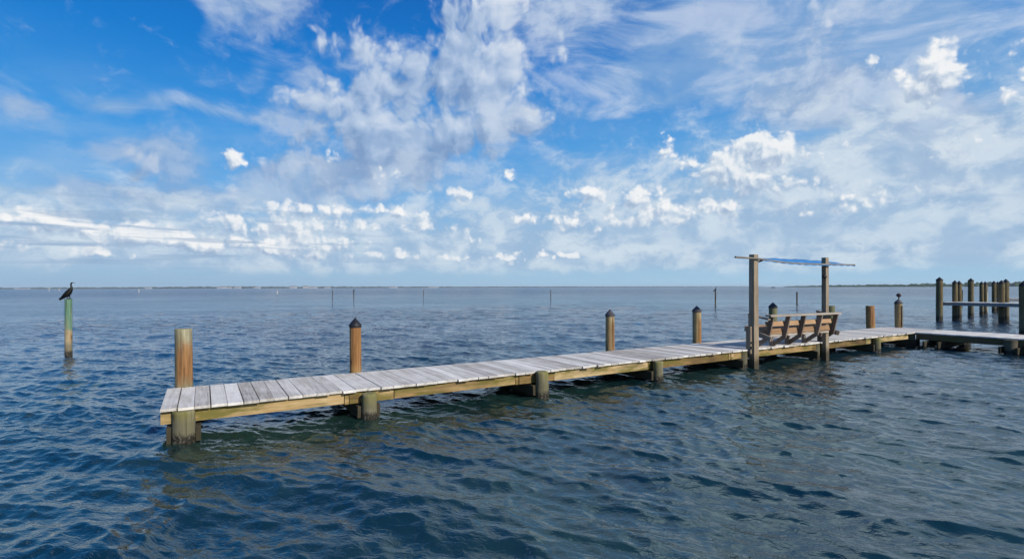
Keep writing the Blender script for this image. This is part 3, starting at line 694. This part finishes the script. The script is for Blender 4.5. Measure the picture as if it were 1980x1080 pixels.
def channel_things():
    p = at(132, 689, 0)
    post(p, 1.69, .088, 'pile_paint', 'post with flaking green paint and an orange band under the cormorant', None, None, 'post', 'channel_post', seed=21)
    b0 = make_bird('cormorant', 'black cormorant perched on the green painted post, looking right', (p.x - .01, p.y, 1.70), 0, 1.0)
    gp = 'bare poles standing far out in the bay'
    defs = [(643, 577, 560, .09, 'thin short pole far out, left of the pole with a bird'), (684, 577.5, 564, .10, 'far pole with a small bird on it, above the orange post'),
            (819, 572, 560, .09, 'faint pole farthest out in the middle of the bay'), (1065, 578.5, 560, .09, 'slim dark pole in open water, right of the middle of the bay'),
            (1383, 592, 563, .10, 'dark pole with a bird on it, left of the bench shelter'), (1541, 588, 564, .115, 'dark bare pole seen between the two shelter posts'), (1860.7, 577, 564, .12, 'far pole with a bird behind the capped pilings')]
    for i, (px, pb, pt, r, lab) in enumerate(defs):
        q = at(px, pb, 0); h = EYE + (hor(px) - pt) / F * q.y
        post(q, h, r * .68, 'pile_wet', lab, None, gp, 'pole', 'channel_pole', seed=30 + i)
        if i in (1, 4, 6):
            copy_tree(b0, (q.x, q.y, h + .01), {1: 'tiny dark bird on the far pole above the orange post', 4: 'dark bird on the pole left of the bench shelter', 6: 'small dark bird on the far pole behind the capped pilings'}[i], .9 if i != 1 else 1.2, R(-50 if i == 4 else 60))
    for i, (px, pb, pt, lab) in enumerate([(95, 564, 555.5, 'taller white marker left of the cormorant'), (114.5, 563.5, 556.5, 'short white marker just left of the cormorant'), (268.5, 566, 558.5, 'white marker right of the cormorant, alone on the water'), (536, 569, 561, 'white marker off the middle of the left shore')]):
        q = at(px, pb, 0); h = EYE + (hor(px) - pt) / F * q.y
        o = thing('channel_marker', lab, 'marker', q, 0, 'white channel markers near the horizon')
        m = MB(); m.tube([((0, 0, -1), .16), ((0, 0, h * .55), .14), ((0, 0, h), .10)], 12); m.build('mast', M['house'], o)
        m = MB(); m.box(-.30, .30, -.05, .05, h * .45, h * .85); m.build('daymark', M['house'], o)

def far_docks():
    # neighbour's docks, standing to the right beyond the corner
    def deck(name, a, b, w, z, lab, h=.19):
        a, b = Vector((*a, 0)), Vector((*b, 0)); d = b - a; L = d.length; rz = math.atan2(d.x, -d.y) + R(180)
        o = thing(name, lab, 'dock', a, math.atan2(d.y, d.x) - R(90))
        q = MB(); t = 0
        while t < L:
            q.box(0, w, t, t + .18, z - .04, z + random.uniform(-.004, .004)); t += .19
        q.build('decking', M['far_board'], o)
        for x in (.03, w - .09):
            q = MB(); q.box(x, x + .06, 0, L, z - h, z - .043); q.build('stringer', M['far_side'], o)
        return o
    A2 = Vector((.53, -.85, 0)).normalized()
    a = at(1843, 618, 0); st = Vector((a.x, a.y, 0)); en = st + A2 * 11
    deck('distant_dock', (st.x, st.y), (en.x, en.y), -1.7 + 3.4, 1.08, 'pale distant dock with a grey side, nearest of the capped piling docks')
    deck('distant_dock', (35.2, 37.6), (42.5, 35.4), 1.3, 1.10, 'pale finger dock partly hidden behind the distant dock')
    gp = 'tall capped pilings of the distant docks'
    D = [(1816, 621, 537, .155, 'tall olive piling with a pointed black cap standing alone left of the distant docks'),
         (1846, 619, 543, .125, 'left piling of the close pair at the left end of the distant dock'),
         (1854.5, 617.5, 544, .12, 'right piling of the close pair at the left end of the distant dock'),
         (1876.7, 613, 539, .145, 'thick single piling behind the distant dock, with a bird low on its right'),
         (1898, 610, 545, .115, 'left piling of the shorter pair right of the thick single piling'),
         (1905, 609.5, 545, .115, 'right piling of the shorter pair right of the thick single piling'),
         (1922, 603.5, 544, .13, 'farthest left piling of the finger dock behind'),
         (1928.5, 603, 545, .11, 'thin piling tucked behind the finger dock'),
         (1936.5, 623, 543, .135, 'dark piling in front of the distant dock deck'),
         (1945.5, 621, 540.5, .135, 'pale sunlit piling right beside the dark one'),
         (1979.5, 652, 545, .135, 'piling cut off by the right edge of the view')]
    for i, (px, pb, pt, r, lab) in enumerate(D):
        q = at(px, pb, 0); h = EYE + (hor(px) - pt) / F * q.y - .1
        post(q, h, r, 'pile_far', lab, 'cap', gp, 'piling', 'capped_piling', seed=60 + i, rz=R(37 * i), pointed=1.25)
    q = at(1909, 604, 0); o = thing('white_pole', 'thin white pole beside the shorter pair of capped pilings', 'pole', q)
    m = MB(); m.tube([((0, 0, -1), .03), ((0, 0, 1.55), .03)], 10); m.build('shaft', M['white'], o)

def shores():
    # mangrove island on the right: crowns heaped along a low ridge
    def ridge(name, pts, hts, depth, step, mat, seed, jag):
        rnd = np.random.default_rng(seed); q = MB()
        P = [Vector((*p, 0)) for p in pts]
        tot = sum((P[i + 1] - P[i]).length for i in range(len(P) - 1)); n = int(tot / step); acc = [0]
        for i in range(len(P) - 1): acc.append(acc[-1] + (P[i + 1] - P[i]).length)
        for k in range(n):
            d = (k + rnd.uniform(-.4, .4)) * step; d = min(max(d, 0), tot - .01)
            i = max(j for j in range(len(P) - 1) if acc[j] <= d); f = (d - acc[i]) / (acc[i + 1] - acc[i])
            c = P[i].lerp(P[i + 1], f); h = hts[i] + (hts[i + 1] - hts[i]) * f
            for r_ in range(3):
                cy = c + Vector((0, depth * (r_ / 3) + rnd.uniform(0, depth / 3), 0)); hh = h * (rnd.uniform(1 - jag, 1 + jag * .35)) * (.72, .95, 1.0)[r_]; w = step * rnd.uniform(.7, 1.5)
                m_, n_ = 7, 4; V = []
                for a in range(n_ + 1):
                    e = a / n_; z = hh * (.0 + math.sin(e * math.pi / 2)); rr = w * math.cos(e * math.pi / 2 * .96) * (1.0 if a else .8)
                    for b in range(m_):
                        t = 2 * math.pi * b / m_ + a * .4; j = rnd.uniform(.72, 1.25)
                        V.append((cy.x + math.cos(t) * rr * j, cy.y + math.sin(t) * rr * j, z * rnd.uniform(.92, 1.05)))
                Fs = [(a * m_ + b, a * m_ + (b + 1) % m_, (a + 1) * m_ + (b + 1) % m_, (a + 1) * m_ + b) for a in range(n_) for b in range(m_)] + [tuple(range(n_ * m_, n_ * m_ + m_))]
                q.add(V, Fs, rnd.random(), False)
        return q.build(name, mat)
    X = lambda px, Y: ((px - 990) / F * Y, Y)
    o = ridge('mangrove_shore', [X(1540, 1500), X(1600, 1450), X(1700, 1400), X(1760, 1330), X(1850, 1280), X(1990, 1230), X(2300, 1150)], [2.5, 5.0, 6.5, 6.5, 9.5, 11.5, 12], 60, 6.5, M['mangrove'], 5, .34)
    tag(o, 'low dark green mangrove shore on the right horizon', 'treeline', kind='stuff')
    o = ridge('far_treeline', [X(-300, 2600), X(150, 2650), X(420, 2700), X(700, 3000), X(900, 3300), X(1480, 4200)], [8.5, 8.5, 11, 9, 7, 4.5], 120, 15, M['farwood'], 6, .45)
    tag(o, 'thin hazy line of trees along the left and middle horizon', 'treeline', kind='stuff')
    B = [(40, 70, 5, 'long low white building on the far shore, left of the cormorant'), (285, 26, 8, 'pale building on the far shore just left of the tallest trees'), (428, 44, 11, 'widest white building group on the far left shore'), (441, 20, 9, 'small white house right beside the widest white building'), (458, 30, 9, 'white house between the wide building and the apartment'),
         (496, 30, 8, 'low white house on the shore left of the apartment'), (566, 34, 12, 'white apartment block on the far shore'), (590, 24, 13, 'tall white block on the shore right of the apartment'), (604, 40, 9, 'long white house right of the tall white block'), (632, 26, 8, 'last white house toward the far pole'), (760, 40, 9, 'faint white building on the middle shore'), (838, 55, 8, 'faint long white building on the middle shore')]
    for i, (px, w, h, lab) in enumerate(B):
        Y = 2560 + max(0, px - 640) * 2.2; x, y = X(px, Y)
        o = thing('shore_building', lab, 'building', (x, y, 0), 0, 'white buildings on the far shore')
        q = MB(); q.box(-w / 2, w / 2, 0, 14, 0, h * .72); q.build('wall', M['house'], o)
        q = MB(); e = 1.2; zb_ = h * .72 + .01
        q.add([(-w / 2 - e, -e, zb_), (w / 2 + e, -e, zb_), (w / 2 + e, 14 + e, zb_), (-w / 2 - e, 14 + e, zb_), (-w / 2 + 4, 7, h), (w / 2 - 4, 7, h)], [(3, 2, 1, 0), (0, 1, 5, 4), (1, 2, 5), (2, 3, 4, 5), (3, 0, 4)]); q.build('roof', M['roof'], o)
    # small motor boat near the horizon, framed by the shelter
    x, y = X(1495, 700); o = thing('motor_boat', 'small dark motor boat near the horizon, framed by the bench shelter', 'boat', (x, y, 0), R(8))
    q = MB(); H = [(-3.4, -1.1), (2.2, -1.15), (3.9, 0), (2.2, 1.15), (-3.4, 1.1)]; n = 5
    q.add([(a * .9, b * .8, -.3) for a, b in H] + [(a, b, .75 + (.35 if a > 3 else 0)) for a, b in H], [tuple(reversed(range(n))), tuple(range(n, 2 * n))] + [(i, (i + 1) % n, n + (i + 1) % n, n + i) for i in range(n)]); q.build('hull', M['hull'], o)
    q = MB(); q.box(-.7, 1.1, -.75, .75, .76, 1.7); q.build('cabin', M['hull'], o)
    q = MB(); q.box(-1.2, 1.3, -.9, .9, 1.71, 1.8); q.build('cabin_roof', M['white'], o)
    q = MB(); q.tube([((.2, 0, 1.8), .05), ((.2, 0, 3.0), .03)], 8); q.build('aerial', M['hull'], o)

def build_haze():
    q = MB(); q.box(-4800, 4800, -60, 5200, -1.0, 22.0); m = bpy.data.materials.new('sea_haze'); m.use_nodes = True; t = m.node_tree; t.nodes.clear(); g = G(t)
    v = g.node('ShaderNodeVolumePrincipled'); v.inputs['Color'].default_value = (.80, .90, 1.0, 1); v.inputs['Density'].default_value = .0001
    o = g.node('ShaderNodeOutputMaterial'); t.links.new(v.outputs[0], o.inputs['Volume'])
    h = q.build('haze', m); tag(h, kind='stuff'); h['label'] = 'thin blue sea haze over the bay'
if not SKY_ONLY:
    build_haze()
    build_water(); build_dock(); mooring_posts(); build_bench(); build_shelter(); channel_things(); far_docks(); shores()
